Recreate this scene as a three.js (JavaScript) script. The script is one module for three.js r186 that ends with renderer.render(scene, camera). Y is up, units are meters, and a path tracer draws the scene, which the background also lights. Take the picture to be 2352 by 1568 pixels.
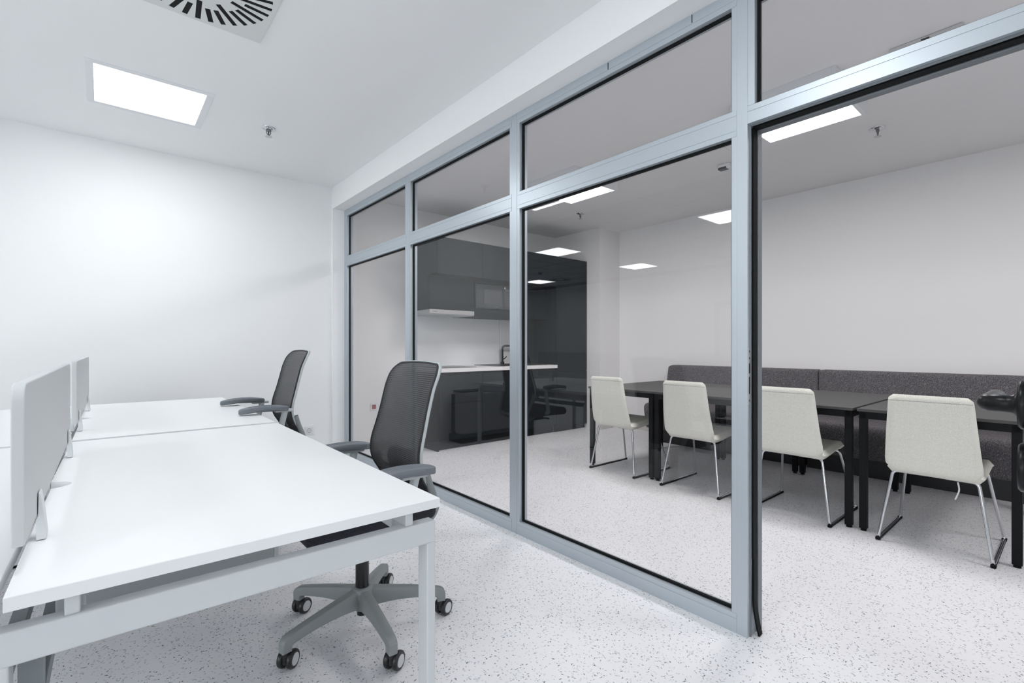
import * as THREE from 'three';
import { RoundedBoxGeometry } from 'three/addons/geometries/RoundedBoxGeometry.js';
import { mergeGeometries, toCreasedNormals } from 'three/addons/utils/BufferGeometryUtils.js';
import { RectAreaLightUniformsLib } from 'three/addons/lights/RectAreaLightUniformsLib.js';

// ---------------------------------------------------------------- camera, light, exposure
const W = 2352, H = 1568, FOCAL = 1108;
const EYE = 1.14, YAW = 40.235 * Math.PI / 180;
const scene = new THREE.Scene();
scene.background = new THREE.Color().setRGB(3.2, 3.35, 3.45);      // overcast sky beyond the office windows behind the camera
const camera = new THREE.PerspectiveCamera(2 * Math.atan(H / 2 / FOCAL) * 180 / Math.PI, W / H, 0.05, 60);
camera.position.set(0, EYE, 0);
camera.rotation.set(0, -YAW, 0);
camera.setViewOffset(W, H, 0, -12, W, H);
camera.updateProjectionMatrix();
const renderer = new THREE.WebGLRenderer({ antialias: true });
renderer.toneMapping = THREE.LinearToneMapping;
renderer.toneMappingExposure = 1.55;
renderer.shadowMap.enabled = true;
renderer.shadowMap.type = THREE.PCFSoftShadowMap;
RectAreaLightUniformsLib.init();
const OFFICE_LIGHT = { color: new THREE.Color().setRGB(0.955, 0.985, 1.0), power: 7.8, glow: 2.6 };
const LOUNGE_LIGHT = { color: new THREE.Color().setRGB(1.0, 0.965, 0.965), power: 12.6, glow: 3.0 };

// ---------------------------------------------------------------- helpers
let seed = 20240607;
const rnd = () => { seed = (seed * 1664525 + 1013904223) >>> 0; return seed / 4294967296; };
const used = new Map();
function numbered(name) {
  const n = used.get(name) ?? 0; used.set(name, n + 1);
  return n ? `${name}_${String(n).padStart(3, '0')}` : name;
}
const V = (x, y, z) => new THREE.Vector3(x, y, z);
function bx(x0, x1, y0, y1, z0, z1, r = 0, seg = 2) {
  const w = Math.abs(x1 - x0), h = Math.abs(y1 - y0), d = Math.abs(z1 - z0);
  const rr = Math.min(r, w / 2 * 0.98, h / 2 * 0.98, d / 2 * 0.98);
  const g = rr > 0 ? new RoundedBoxGeometry(w, h, d, seg, rr) : new THREE.BoxGeometry(w, h, d);
  g.translate((x0 + x1) / 2, (y0 + y1) / 2, (z0 + z1) / 2);
  return g;
}
function cyl(r0, r1, h, x, y, z, n = 28) { const g = new THREE.CylinderGeometry(r0, r1, h, n); g.translate(x, y, z); return g; }
function tube(pts, r, seg = 40, rad = 12, tension = 0.5, closed = false) {
  return new THREE.TubeGeometry(new THREE.CatmullRomCurve3(pts, closed, 'catmullrom', tension), seg, r, rad, closed);
}
// a bent bar: straight pieces with rounded corners of radius cr
function bent(pts, r, cr = 0.03, rad = 12) {
  const path = new THREE.CurvePath();
  let prev = pts[0].clone();
  for (let i = 1; i < pts.length - 1; i++) {
    const a = pts[i].clone().sub(pts[i - 1]).normalize(), b = pts[i + 1].clone().sub(pts[i]).normalize();
    const p0 = pts[i].clone().addScaledVector(a, -cr), p1 = pts[i].clone().addScaledVector(b, cr);
    path.add(new THREE.LineCurve3(prev, p0)); path.add(new THREE.QuadraticBezierCurve3(p0, pts[i].clone(), p1)); prev = p1;
  }
  path.add(new THREE.LineCurve3(prev, pts[pts.length - 1]));
  return new THREE.TubeGeometry(path, 24 * pts.length, r, rad, false);
}
function lathe(profile, n = 36) { return new THREE.LatheGeometry(profile.map(([r, y]) => new THREE.Vector2(r, y)), n); }
function metreUV(g) {                      // box projection in metres
  const p = g.attributes.position, n = g.attributes.normal, uv = new Float32Array(p.count * 2);
  for (let i = 0; i < p.count; i++) {
    const ax = Math.abs(n.getX(i)), ay = Math.abs(n.getY(i)), az = Math.abs(n.getZ(i));
    let u, v;
    if (ay >= ax && ay >= az) { u = p.getX(i); v = p.getZ(i); } else if (ax >= az) { u = p.getZ(i); v = p.getY(i); } else { u = p.getX(i); v = p.getY(i); }
    uv[2 * i] = u; uv[2 * i + 1] = v;
  }
  g.setAttribute('uv', new THREE.BufferAttribute(uv, 2));
  return g;
}
function join(list) {
  const arr = (Array.isArray(list) ? list : [list]).map((g) => {
    const q = g.index ? g.toNonIndexed() : g;
    for (const k of Object.keys(q.attributes)) if (!['position', 'normal', 'uv'].includes(k)) q.deleteAttribute(k);
    if (!q.attributes.uv) metreUV(q);
    q.clearGroups?.(); return q;
  });
  return arr.length === 1 ? arr[0] : mergeGeometries(arr, false);
}
function mesh(name, geos, mat, parent, meters = true) {
  let g = join(geos);
  if (meters) g = metreUV(g);
  const m = new THREE.Mesh(g, mat); m.castShadow = m.receiveShadow = true;
  if (parent) { m.name = name; parent.add(m); } else { m.name = numbered(name); scene.add(m); }
  return m;
}
function thing(name, label, category, [x, y, z] = [0, 0, 0], turn = 0, group) {
  const o = new THREE.Group(); o.name = numbered(name); scene.add(o);
  o.position.set(x, y, z); o.rotation.y = turn;
  o.userData = { label, category }; if (group) o.userData.group = group;
  return o;
}
function tag(o, label, category, group) { o.userData = { label, category }; if (group) o.userData.group = group; return o; }
function setting(name) { const o = new THREE.Group(); o.name = numbered(name); o.userData.kind = 'structure'; scene.add(o); return o; }
function struct(name, geos, mat) { const m = mesh(name, geos, mat); m.userData.kind = 'structure'; return m; }
function copy(o, label, [x, y, z], turn = 0) {
  const c = o.clone(); c.name = numbered(o.name.replace(/_\d{3}$/, '')); scene.add(c);
  c.userData = { ...o.userData, label }; c.position.set(x, y, z); c.rotation.y = turn; return c;
}

// ---------------------------------------------------------------- materials
const lin = (r, g, b) => new THREE.Color().setRGB(r, g, b);
const std = (c, rough = 0.6, metal = 0, extra = {}) => new THREE.MeshStandardMaterial({ color: c, roughness: rough, metalness: metal, ...extra });
function noiseTex(size, fn, srgb = true) {
  const d = new Uint8Array(size * size * 4);
  for (let y = 0; y < size; y++) for (let x = 0; x < size; x++) { const c = fn(x, y), o = 4 * (y * size + x); d[o] = c[0]; d[o + 1] = c[1]; d[o + 2] = c[2]; d[o + 3] = 255; }
  const t = new THREE.DataTexture(d, size, size); t.wrapS = t.wrapT = THREE.RepeatWrapping; t.magFilter = THREE.LinearFilter; t.minFilter = THREE.LinearMipmapLinearFilter; t.generateMipmaps = true;
  if (srgb) t.colorSpace = THREE.SRGBColorSpace; t.needsUpdate = true; return t;
}
// speckled resilient floor: a light ground with small elongated chips (1.7 m of floor per tile)
function floorTexture() {
  const S = 2048, metres = 1.7, c = document.createElement('canvas'); c.width = c.height = S;
  const k = c.getContext('2d'); k.fillStyle = 'rgb(238,238,241)'; k.fillRect(0, 0, S, S);
  const mm = S / metres / 1000;
  const chip = (n, tones, l0, l1, w0, w1) => {
    for (let i = 0; i < n; i++) {
      const x = rnd() * S, y = rnd() * S, a = rnd() * Math.PI, l = (l0 + rnd() ** 1.6 * (l1 - l0)) * mm / 2, w = (w0 + rnd() * (w1 - w0)) * mm / 2;
      const t = tones[Math.floor(rnd() * tones.length)];
      k.fillStyle = `rgb(${t[0]},${t[1]},${t[2]})`;
      for (const dx of [-S, 0, S]) for (const dy of [-S, 0, S]) {
        if (x + dx < -40 || x + dx > S + 40 || y + dy < -40 || y + dy > S + 40) continue;
        k.save(); k.translate(x + dx, y + dy); k.rotate(a);
        k.beginPath(); k.moveTo(-l, 0); k.lineTo(-l * 0.4, -w); k.lineTo(l * 0.7, -w * 0.8); k.lineTo(l, w * 0.2); k.lineTo(l * 0.2, w); k.lineTo(-l * 0.7, w * 0.7); k.closePath(); k.fill(); k.restore();
      }
    }
  };
  chip(3800, [[222, 223, 226], [214, 216, 219]], 6, 18, 3, 6);
  chip(4200, [[176, 178, 183], [162, 165, 170], [190, 192, 196]], 3, 11, 2, 4);
  chip(4600, [[96, 101, 107], [116, 121, 126], [80, 84, 90], [134, 138, 143]], 3.5, 12, 2, 4.2);
  const t = new THREE.CanvasTexture(c); t.colorSpace = THREE.SRGBColorSpace; t.wrapS = t.wrapT = THREE.RepeatWrapping; t.repeat.set(1 / metres, 1 / metres); t.anisotropy = 16; return t;
}
function weave(base, amp, size = 256, metres = 0.12, slub = 0.5) {
  const rows = Array.from({ length: size }, () => rnd()), cols = Array.from({ length: size }, () => rnd());
  const t = noiseTex(size, (x, y) => {
    const cross = ((x >> 1) + (y >> 1)) & 1 ? 0.35 : -0.35;
    const v = amp * ((rows[y] - 0.5) * slub * 1.6 + (cols[x] - 0.5) * slub * 1.6 + (rnd() - 0.5) * 1.5 + cross * 0.5);
    return base.map((b) => Math.max(0, Math.min(255, b + v)));
  });
  t.repeat.set(1 / metres, 1 / metres); return t;
}
function heather(base, amp, size = 256, metres = 0.35) {
  const t = noiseTex(size, () => { const r = rnd(), v = amp * (r > 0.82 ? 1.5 : r < 0.3 ? -0.8 : (rnd() - 0.5) * 0.7); return base.map((b) => Math.max(0, Math.min(255, b + v))); });
  t.repeat.set(1 / metres, 1 / metres); return t;
}
const plaster = std(lin(0.87, 0.88, 0.885), 0.9);
const plasterLounge = std(lin(0.86, 0.855, 0.855), 0.9);
const ceilingPaint = std(lin(0.88, 0.89, 0.895), 0.92);
const ceilingLounge = std(lin(0.84, 0.835, 0.84), 0.92);
const tileMat = std(lin(0.50, 0.515, 0.52), 0.95);
const tileGrid = std(lin(0.20, 0.21, 0.22), 0.7);
const floorMat = std(0xffffff, 0.42, 0, { map: floorTexture() });
const alu = std(lin(0.50, 0.55, 0.595), 0.36, 0.45);
const aluDark = std(lin(0.22, 0.24, 0.26), 0.45, 0.4);
const dull = (c, r, k) => new THREE.MeshPhysicalMaterial({ color: c, roughness: r, specularIntensity: k });
const rubber = dull(lin(0.006, 0.007, 0.008), 0.6, 0.3);
const glass = new THREE.MeshPhysicalMaterial({ color: lin(0.985, 0.98, 0.978), roughness: 0, metalness: 0, transmission: 1, thickness: 0, ior: 1.6 });
const deskTop = std(lin(0.87, 0.885, 0.895), 0.36);
const deskEdge = deskTop;
const deskSteel = std(lin(0.64, 0.67, 0.69), 0.45);
const screenMat = std(lin(0.62, 0.64, 0.65), 0.75);
const clipMat = std(lin(0.72, 0.745, 0.76), 0.4);
const greyShell = std(lin(0.26, 0.285, 0.285), 0.48);
const lightFrame = std(lin(0.50, 0.54, 0.55), 0.45);
const padMat = std(lin(0.17, 0.19, 0.215), 0.55);
const blackPlastic = std(lin(0.012, 0.012, 0.014), 0.4);
const blackGloss = std(lin(0.008, 0.008, 0.009), 0.22);
const handleBlack = new THREE.MeshPhysicalMaterial({ color: lin(0.006, 0.007, 0.008), roughness: 0.32, specularIntensity: 0.45 });
const wheelMat = std(lin(0.018, 0.018, 0.02), 0.35);
const capMat = std(lin(0.62, 0.64, 0.67), 0.35);
const chrome = std(lin(0.62, 0.63, 0.65), 0.09, 1);
const steel = std(lin(0.55, 0.55, 0.56), 0.35, 0.9);
const seatFabric = std(0xffffff, 0.95, 0, { map: heather([40, 41, 48], 16, 256, 0.2) });
const couchFabric = std(0xffffff, 0.96, 0, { map: heather([98, 95, 99], 42, 256, 0.5) });
const linen = std(0xffffff, 0.95, 0, { map: weave([222, 221, 212], 36, 256, 0.2, 0.07) });
const linenSeam = std(lin(0.42, 0.41, 0.38), 0.9);
const tableBlack = std(lin(0.055, 0.054, 0.054), 0.55);
const tableFrame = dull(lin(0.005, 0.006, 0.007), 0.5, 0.3);
const kitchenGrey = new THREE.MeshPhysicalMaterial({ color: lin(0.010, 0.0135, 0.017), roughness: 0.6, specularIntensity: 0.28 });
const kitchenCarcass = new THREE.MeshPhysicalMaterial({ color: lin(0.010, 0.0135, 0.016), roughness: 0.6, specularIntensity: 0.28 });
const kitchenGap = std(lin(0.015, 0.016, 0.018), 0.8);
const worktopMat = std(lin(0.88, 0.865, 0.865), 0.4);
const splashMat = std(lin(0.84, 0.86, 0.88), 0.5);
const whitePlastic = std(lin(0.78, 0.79, 0.80), 0.4);
const plasticShade = std(lin(0.35, 0.36, 0.37), 0.5);
const redPlastic = std(lin(0.30, 0.05, 0.055), 0.45);
// mesh cloth: fine horizontal ribs, the gaps between them half open
const meshMap = noiseTex(64, (x, y) => { const q = y % 16 < 8; const s = q ? 88 : 40; const j = (rnd() - 0.5) * 6; return [s + j, s + j, s + 2 + j]; });
const meshAlpha = noiseTex(64, (x, y) => { const q = y % 16 < 9; const a = q ? 252 : 220; return [a, a, a]; }, false);
for (const t of [meshMap, meshAlpha]) t.repeat.set(1 / 0.032, 1 / 0.032);
const meshCloth = std(0xffffff, 0.75, 0, { map: meshMap, alphaMap: meshAlpha, transparent: true, side: THREE.DoubleSide });

// ---------------------------------------------------------------- the room shell
const XW = 1.80, XP = 1.921, XB = 2.03;             // face of the office wall, face and back of the aluminium frame
const ZL = -5.02, ZK = -5.15, XF = 5.65, CEIL = 2.78, ZB = 3.0, XE = -5.83, ZE = -10.5, XT = -0.58;
struct('floor', bx(XE - 0.2, XF + 0.2, -0.12, 0, ZE - 0.2, ZB + 0.2), floorMat);
struct('wall_left', bx(XT, XW + 0.25, 0, CEIL, ZL - 0.2, ZL), plaster);
struct('wall_side', bx(XW, XB, 0, CEIL, ZE, ZL - 0.2), plaster);
struct('wall_open_end', bx(XE - 0.2, XB, 0, CEIL, ZE - 0.2, ZE), plaster);
struct('wall_rear', bx(XE - 0.2, XF + 0.2, 0, CEIL, ZB, ZB + 0.2), plaster);
{ // far wall of the open-plan part: a door, and a row of windows out of the picture
  const w = setting('wall_back'), z0 = -3.2, z1 = 2.6, y0 = 0.85, y1 = 2.5, X = XE - 0.2;
  mesh('wall_plaster', [bx(X, XE, 0, CEIL, ZE, -4.95), bx(X, XE, 0, CEIL, -3.95, z0), bx(X, XE, 2.08, CEIL, -4.95, -3.95), bx(X, XE, 0, CEIL, z1, ZB), bx(X, XE, 0, y0, z0, z1), bx(X, XE, y1, CEIL, z0, z1)], plaster, w);
  const n = setting('window_1'), f0 = XE - 0.14, f1 = XE - 0.08, N = 5, pitch = (z1 - z0 - 0.06) / N;
  const fr = [bx(f0, f1, y0, y0 + 0.06, z0, z1, 0.003), bx(f0, f1, y1 - 0.06, y1, z0, z1, 0.003)];
  for (let i = 0; i <= N; i++) { const c = z0 + 0.03 + pitch * i; fr.push(bx(f0, f1, y0 + 0.06, y1 - 0.06, c - 0.03, c + 0.03, 0.003)); }
  mesh('frame', fr, alu, n);
  for (let i = 0; i < N; i++) { const a = z0 + 0.06 + pitch * i, b = a + pitch - 0.06, g = new THREE.PlaneGeometry(b - a, y1 - y0 - 0.12); g.rotateY(Math.PI / 2); g.translate(XE - 0.11, (y0 + y1) / 2, (a + b) / 2); mesh('pane', g, glass, n).castShadow = false; }
  mesh('sill', bx(XE - 0.08, XE + 0.06, y0 - 0.025, y0, z0 - 0.02, z1 + 0.02, 0.004), worktopMat, n);
}
{
  const d = setting('door_2');
  mesh('door_frame', [bx(XE - 0.02, XE + 0.02, 0, 2.08, -4.95, -4.87, 0.004), bx(XE - 0.02, XE + 0.02, 0, 2.08, -4.03, -3.95, 0.004), bx(XE - 0.02, XE + 0.02, 2.0, 2.08, -4.87, -4.03, 0.004)], std(lin(0.42, 0.44, 0.46), 0.5), d);
  mesh('door_leaf', bx(XE - 0.06, XE - 0.02, 0.01, 2.0, -4.87, -4.03, 0.003), whitePlastic, d);
  mesh('handle', bent([V(XE - 0.02, 1.02, -4.1), V(XE + 0.03, 1.02, -4.1), V(XE + 0.03, 1.02, -4.22)], 0.009, 0.012), steel, d);
}
{ // the wall over the glazed opening, the narrow jamb at its left and the wall past its right end
  const w = setting('wall_right');
  mesh('bulkhead', bx(XW, XB + 0.02, 2.562, CEIL, ZL, ZB, 0), plaster, w);
  mesh('jamb', bx(XW, XB + 0.02, 0, 2.562, ZL, -4.987), plaster, w);
  mesh('end_wall', bx(XW, XB + 0.02, 0, 2.562, 1.46, ZB), plaster, w);
}
struct('wall_kitchen', bx(XB + 0.02, XF + 0.2, 0, CEIL, ZK - 0.2, ZK), plasterLounge);
struct('wall_far', bx(XF, XF + 0.2, 0, CEIL, ZK, ZB), plasterLounge);
struct('wall_pier', bx(5.205, XF, 0, CEIL, ZK, -4.29), plasterLounge);
{
  const c = setting('ceiling');
  mesh('plaster_panel', bx(XT, XW, CEIL, CEIL + 0.15, ZL - 0.2, ZB), ceilingPaint, c);
  mesh('tile_backing', bx(XE - 0.2, XT, CEIL + 0.03, CEIL + 0.15, ZE - 0.2, ZB), tileGrid, c);
  mesh('tile_backing', bx(XT, XW, CEIL + 0.03, CEIL + 0.15, ZE - 0.2, ZL - 0.2), tileGrid, c);
  const tileGeo = join(bx(-0.2965, 0.2965, -0.016, 0.016, -0.2965, 0.2965, 0.003, 1));
  const rail = [];
  for (let x = XT; x > XE; x -= 0.6) rail.push(bx(x - 0.012, x + 0.012, CEIL + 0.001, CEIL + 0.03, ZE, ZB));
  for (let z = -10.35; z < ZB; z += 0.6) rail.push(bx(XE, XT, CEIL + 0.0015, CEIL + 0.03, z - 0.012, z + 0.012));
  mesh('ceiling_grid', rail, tileGrid, c);
  const lampAt = (x, z) => [[-2.08, -5.85], [-4.4, -5.85], [-2.08, -2.85], [-4.48, -8.85], [-2.08, 0.15], [-4.4, -2.85], [-2.08, -8.85]].some(([a, b]) => Math.abs(a - x) < 0.2 && Math.abs(b - z) < 0.2);
  for (let i = 0; i < 9; i++) for (let j = 0; j < 21; j++) {
    const x = XT - 0.3 - 0.6 * i, z = -10.05 + 0.6 * j;
    if (x < XE + 0.2 || z > ZB - 0.2 || lampAt(x, z)) continue;
    const t = new THREE.Mesh(tileGeo, tileMat); t.position.set(x, CEIL + 0.02 - 0.001 * ((i * 7 + j * 3) % 3), z); t.name = 'ceiling_tile'; t.castShadow = t.receiveShadow = true; c.add(t);
  }
}
{
  const c = setting('ceiling');
  mesh('plaster_panel', bx(XB + 0.02, XF + 0.2, CEIL, CEIL + 0.15, ZK - 0.2, ZB), ceilingLounge, c);
  mesh('access_hatch', bx(3.84, 4.10, CEIL - 0.002, CEIL + 0.01, -2.19, -1.90, 0.001), ceilingLounge, c);
}
struct('baseboard_kitchen', bx(XB + 0.02, 2.75, 0, 0.055, ZK, ZK + 0.012, 0.003), std(lin(0.66, 0.63, 0.60), 0.5));
struct('baseboard_pier', [bx(5.205, XF, 0, 0.055, -4.29, -4.278, 0.003)], std(lin(0.66, 0.63, 0.60), 0.5));
struct('baseboard_far', [bx(XF - 0.012, XF, 0, 0.055, -4.278, -3.46, 0.003)], std(lin(0.66, 0.63, 0.60), 0.5));

// ---------------------------------------------------------------- glazed partition
{
  const p = setting('wall_glazed');
  const SILL = 0.078, T0 = 1.977, T1 = 2.08, HEAD = 2.496, TOP = 2.562, F = XP + 0.0015;
  // vertical members: [z0, z1, bead on left, bead on right]
  const XR = 1.985;
  const vert = (z0, z1, bl, br, back = XR, y0 = 0, y1 = TOP) => {
    const g = [bx(F, back, y0, y1, z0, z1)], gap = 0.0016, b = 0.021;
    const a = z0 + (bl ? b : 0), c = z1 - (br ? b : 0);
    g.push(bx(XP, F + 0.001, y0, y1, a + (bl ? gap : 0), c - (br ? gap : 0), 0.0007, 1));
    return g;
  };
  mesh('mullion', vert(-4.987, -4.914, 0, 1), alu, p);
  mesh('mullion', vert(-3.654, -3.562, 1, 1), alu, p);
  mesh('mullion', vert(-2.294, -2.202, 1, 1), alu, p);
  mesh('door_post', [...vert(-0.908, -0.845, 1, 0, XB), bx(XP + 0.0002, XR, T1 + 0.0004, TOP, -0.8448, -0.818, 0.0008, 1)], alu, p);
  mesh('door_post', vert(0.022, 0.10, 0, 1, XB), alu, p);
  mesh('mullion', vert(1.38, 1.46, 1, 0), alu, p);
  const bays = [[-4.914, -3.654], [-3.562, -2.294], [-2.202, -0.908], [0.10, 1.38]];
  const bead = (z0, z1, y0, y1) => bx(XP, F + 0.001, y0, y1, z0 - 0.02, z1 + 0.02, 0.0007, 1);
  for (const [z0, z1] of bays) {
    mesh('sill_rail', [bx(F, XR, 0, SILL, z0, z1), bx(XP, F + 0.001, 0, SILL - 0.021, z0 - 0.02, z1 + 0.02, 0.0007, 1), bead(z0, z1, SILL - 0.0194, SILL)], alu, p);
    mesh('transom', [bx(F, XR, T0, T1, z0, z1), bead(z0, z1, T0, T0 + 0.021), bead(z0, z1, T0 + 0.0226, T1 - 0.0226), bead(z0, z1, T1 - 0.021, T1)], alu, p);
    mesh('head_rail', [bx(F, XR, HEAD, TOP, z0, z1), bead(z0, z1, HEAD, HEAD + 0.024), bx(XP, F + 0.001, HEAD + 0.0256, TOP, z0 - 0.02, z1 + 0.02, 0.0007, 1)], alu, p);
  }
  // lintel and top light over the door
  mesh('door_lintel', [bx(F, XB, 2.011, T1, -0.845, 0.022), bx(XP, F + 0.001, 2.011, 2.0565, -0.845, 0.022, 0.0007, 1), bx(XP, F + 0.001, 2.058, T1, -0.845, 0.022, 0.0007, 1)], alu, p);
  mesh('head_rail', [bx(F, XR, HEAD, TOP, -0.818, 0.022), bx(XP, F + 0.001, HEAD, TOP, -0.818, 0.022, 0.0007, 1)], alu, p);
  const lights = [];
  for (const [z0, z1] of bays) lights.push([z0, z1, SILL, T0], [z0, z1, T1, HEAD]);
  lights.push([-0.818, 0.022, T1, HEAD]);
  const gx0 = 1.944, gx1 = 1.956, gw = 0.0115;
  for (const [z0, z1, y0, y1] of lights) {
    const pane = mesh('pane', (() => { const g = new THREE.PlaneGeometry(z1 - z0, y1 - y0); g.rotateY(-Math.PI / 2); g.translate(1.957, (y0 + y1) / 2, (z0 + z1) / 2); return g; })(), glass, p);
    pane.castShadow = false;
    mesh('gasket', [bx(gx0, gx1, y0, y0 + gw, z0, z1), bx(gx0, gx1, y1 - gw, y1, z0, z1), bx(gx0, gx1, y0 + gw, y1 - gw, z0, z0 + gw), bx(gx0, gx1, y0 + gw, y1 - gw, z1 - gw, z1)], rubber, pane);
  }
  // door rebate: steel-grey strips, the black seal in the jamb whose lower end hangs loose, strike plate
  mesh('rebate_strip', [bx(1.939, 1.944, 0, 2.011, -0.846, -0.840), bx(1.996, XB, 0, 2.011, -0.846, -0.835, 0.002), bx(1.996, XB, 1.998, 2.012, -0.835, 0.022, 0.002), bx(1.939, 1.944, 2.004, 2.012, -0.84, 0.022)], aluDark, p);
  mesh('jamb_seal', [bx(1.957, 1.995, 0.30, 2.004, -0.846, -0.838, 0.003), bx(1.957, 1.995, 2.003, 2.012, -0.84, 0.022, 0.003)], rubber, p);
  const tail = new THREE.CatmullRomCurve3([V(1.976, 0.31, -0.841), V(1.970, 0.20, -0.838), V(1.967, 0.12, -0.836), V(1.97, 0.06, -0.829), V(1.976, 0.004, -0.820)]);
  const strip = [], N = 24;
  for (let i = 0; i < N; i++) {
    const a = tail.getPoint(i / N), b = tail.getPoint((i + 1) / N), m = a.clone().add(b).multiplyScalar(0.5), L = a.distanceTo(b);
    const g = new THREE.BoxGeometry(0.030 - 0.004 * i / N, L * 1.06, 0.007); g.applyQuaternion(new THREE.Quaternion().setFromUnitVectors(V(0, 1, 0), a.clone().sub(b).normalize())); g.translate(m.x, m.y, m.z); strip.push(g);
  }
  const tl = mesh('seal_tail', strip, rubber, p); tl.userData.label = 'loose lower end of the black rubber door seal touching the floor';
  const sp = mesh('strike_plate', bx(1.926, 1.940, 0.912, 1.136, -0.8462, -0.8432, 0.001), steel, p);
  mesh('latch_hole', [bx(1.930, 1.937, 1.035, 1.075, -0.8440, -0.8428), bx(1.930, 1.937, 0.955, 1.022, -0.8440, -0.8428)], rubber, sp);
  mesh('screw', [1.118, 1.092, 0.925].map((y) => bx(1.930, 1.937, y, y + 0.007, -0.8440, -0.8426, 0.001)), blackPlastic, sp);
  mesh('drain_slot', [[-1.53, 2.522], [-1.08, 2.525]].map(([z, y]) => bx(XP - 0.0008, XP + 0.001, y, y + 0.035, z, z + 0.004)), rubber, p);
}
{ // glass door leaf, swung open into the office: only its black lever set reaches into the picture
  const d = setting('door_1');
  d.userData.label = 'open glazed aluminium door with black lever handle at the right edge';
  const x0 = 1.035, x1 = 1.915, z0 = -0.048, z1 = 0.002;
  mesh('leaf_frame', [bx(x0, x0 + 0.085, 0.01, 2.0, z0, z1, 0.002), bx(x1 - 0.085, x1, 0.01, 2.0, z0, z1, 0.002), bx(x0 + 0.085, x1 - 0.085, 0.01, 0.12, z0, z1, 0.002), bx(x0 + 0.085, x1 - 0.085, 1.90, 2.0, z0, z1, 0.002)], alu, d);
  const g = new THREE.PlaneGeometry(x1 - x0 - 0.17, 1.78); g.translate((x0 + x1) / 2, 1.01, (z0 + z1) / 2);
  mesh('pane', g, glass, d).castShadow = false;
  const hx = x0 + 0.042;
  const ring = (y) => { const q = lathe([[0, 0], [0.0375, 0], [0.0375, 0.012], [0.034, 0.0155], [0, 0.0155]], 40); q.rotateX(-Math.PI / 2); q.translate(hx, y, z0); return q; };
  const h = mesh('door_handle', [ring(1.051)], handleBlack, d);
  mesh('lever', [(() => { const q = lathe([[0, 0], [0.024, 0], [0.018, 0.003], [0.0145, 0.007], [0.0135, 0.014], [0.0135, 0.034], [0, 0.034]], 28); q.rotateX(-Math.PI / 2); q.translate(hx, 1.051, z0 - 0.0145); return q; })(),
    bent([V(hx, 1.051, z0 - 0.03), V(hx, 1.051, z0 - 0.05), V(hx + 0.13, 1.051, z0 - 0.05)], 0.0135, 0.012, 16)], handleBlack, h);
  mesh('lock_rosette', [ring(0.955), bx(hx - 0.006, hx + 0.006, 0.935, 0.968, z0 - 0.014, z0 - 0.01, 0.002)], handleBlack, d);
}

// ---------------------------------------------------------------- ceiling fittings
function rectLight(x, y, z, sx, sz, spec) {
  const l = new THREE.RectAreaLight(spec.color, spec.power, sx, sz); l.position.set(x, y, z); l.rotation.x = -Math.PI / 2; l.name = 'panel_light'; scene.add(l);
}
const glowMat = (spec) => new THREE.MeshStandardMaterial({ color: 0xf4f4f4, emissive: spec.color, emissiveIntensity: spec.glow, roughness: 0.6 });
const officeGlow = glowMat(OFFICE_LIGHT), loungeGlow = glowMat(LOUNGE_LIGHT);
const lampFrame = std(lin(0.80, 0.82, 0.84), 0.6);
function recessedPanel(x, z, label) {
  const t = thing('ceiling_light', label, 'ceiling light', [x, CEIL, z], 0, 'recessed square panel lights in the office ceiling');
  const fr = [[-0.32, 0.32, -0.32, -0.28], [-0.32, 0.32, 0.28, 0.32], [-0.32, -0.28, -0.28, 0.28], [0.28, 0.32, -0.28, 0.28]];
  mesh('frame', fr.map(([a, b, c, d]) => bx(a, b, -0.004, 0.012, c, d, 0.0015)), lampFrame, t);
  mesh('diffuser', bx(-0.282, 0.282, -0.001, 0.008, -0.282, 0.282), officeGlow, t);
  rectLight(x, CEIL - 0.008, z, 0.56, 0.56, OFFICE_LIGHT);
}
recessedPanel(0.233, -3.965, 'bright recessed square panel light at upper left above the far desk');
recessedPanel(0.233, -0.915, 'recessed square panel light over the near desk, above the top of the picture');
recessedPanel(0.233, 2.135, 'recessed square panel light behind the camera');
recessedPanel(-2.08, -5.85, 'panel light mirrored in the glass just above the tall dark kitchen unit');
recessedPanel(-4.40, -5.85, 'panel light mirrored in the glass in front of the pale far wall');
recessedPanel(-2.08, -2.85, 'panel light mirrored in the glass beside the door post');
recessedPanel(-4.48, -8.85, 'small panel light mirrored inside the tall dark kitchen unit');
recessedPanel(-4.40, -2.85, 'panel light in the tiled ceiling over the open plan area beside the back door');
recessedPanel(-2.08, -8.85, 'panel light in the tiled ceiling hidden past the end of the left wall');
recessedPanel(-2.08, 0.15, 'panel light in the tiled ceiling furthest behind the camera');
function boxLight(x, z, label) {
  const t = thing('ceiling_light', label, 'ceiling light', [x, CEIL, z], 0, 'surface mounted square box lights in the meeting room');
  const s = 0.31, g = [bx(-s, s, -0.1, 0, -s, -s + 0.024, 0.002), bx(-s, s, -0.1, 0, s - 0.024, s, 0.002), bx(-s, -s + 0.024, -0.1, 0, -s + 0.024, s - 0.024, 0.002), bx(s - 0.024, s, -0.1, 0, -s + 0.024, s - 0.024, 0.002)];
  mesh('housing', g, lampFrame, t);
  mesh('diffuser', bx(-0.287, 0.287, -0.098, -0.09, -0.287, 0.287), loungeGlow, t);
  rectLight(x, CEIL - 0.102, z, 0.56, 0.56, LOUNGE_LIGHT);
}
boxLight(3.56, -1.235, 'bright surface mounted box light seen through the open doorway');
boxLight(3.56, -3.27, 'bright surface mounted box light seen through the middle glass pane');
boxLight(3.56, 0.95, 'surface mounted box light over the lounge right of the doorway');
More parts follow.
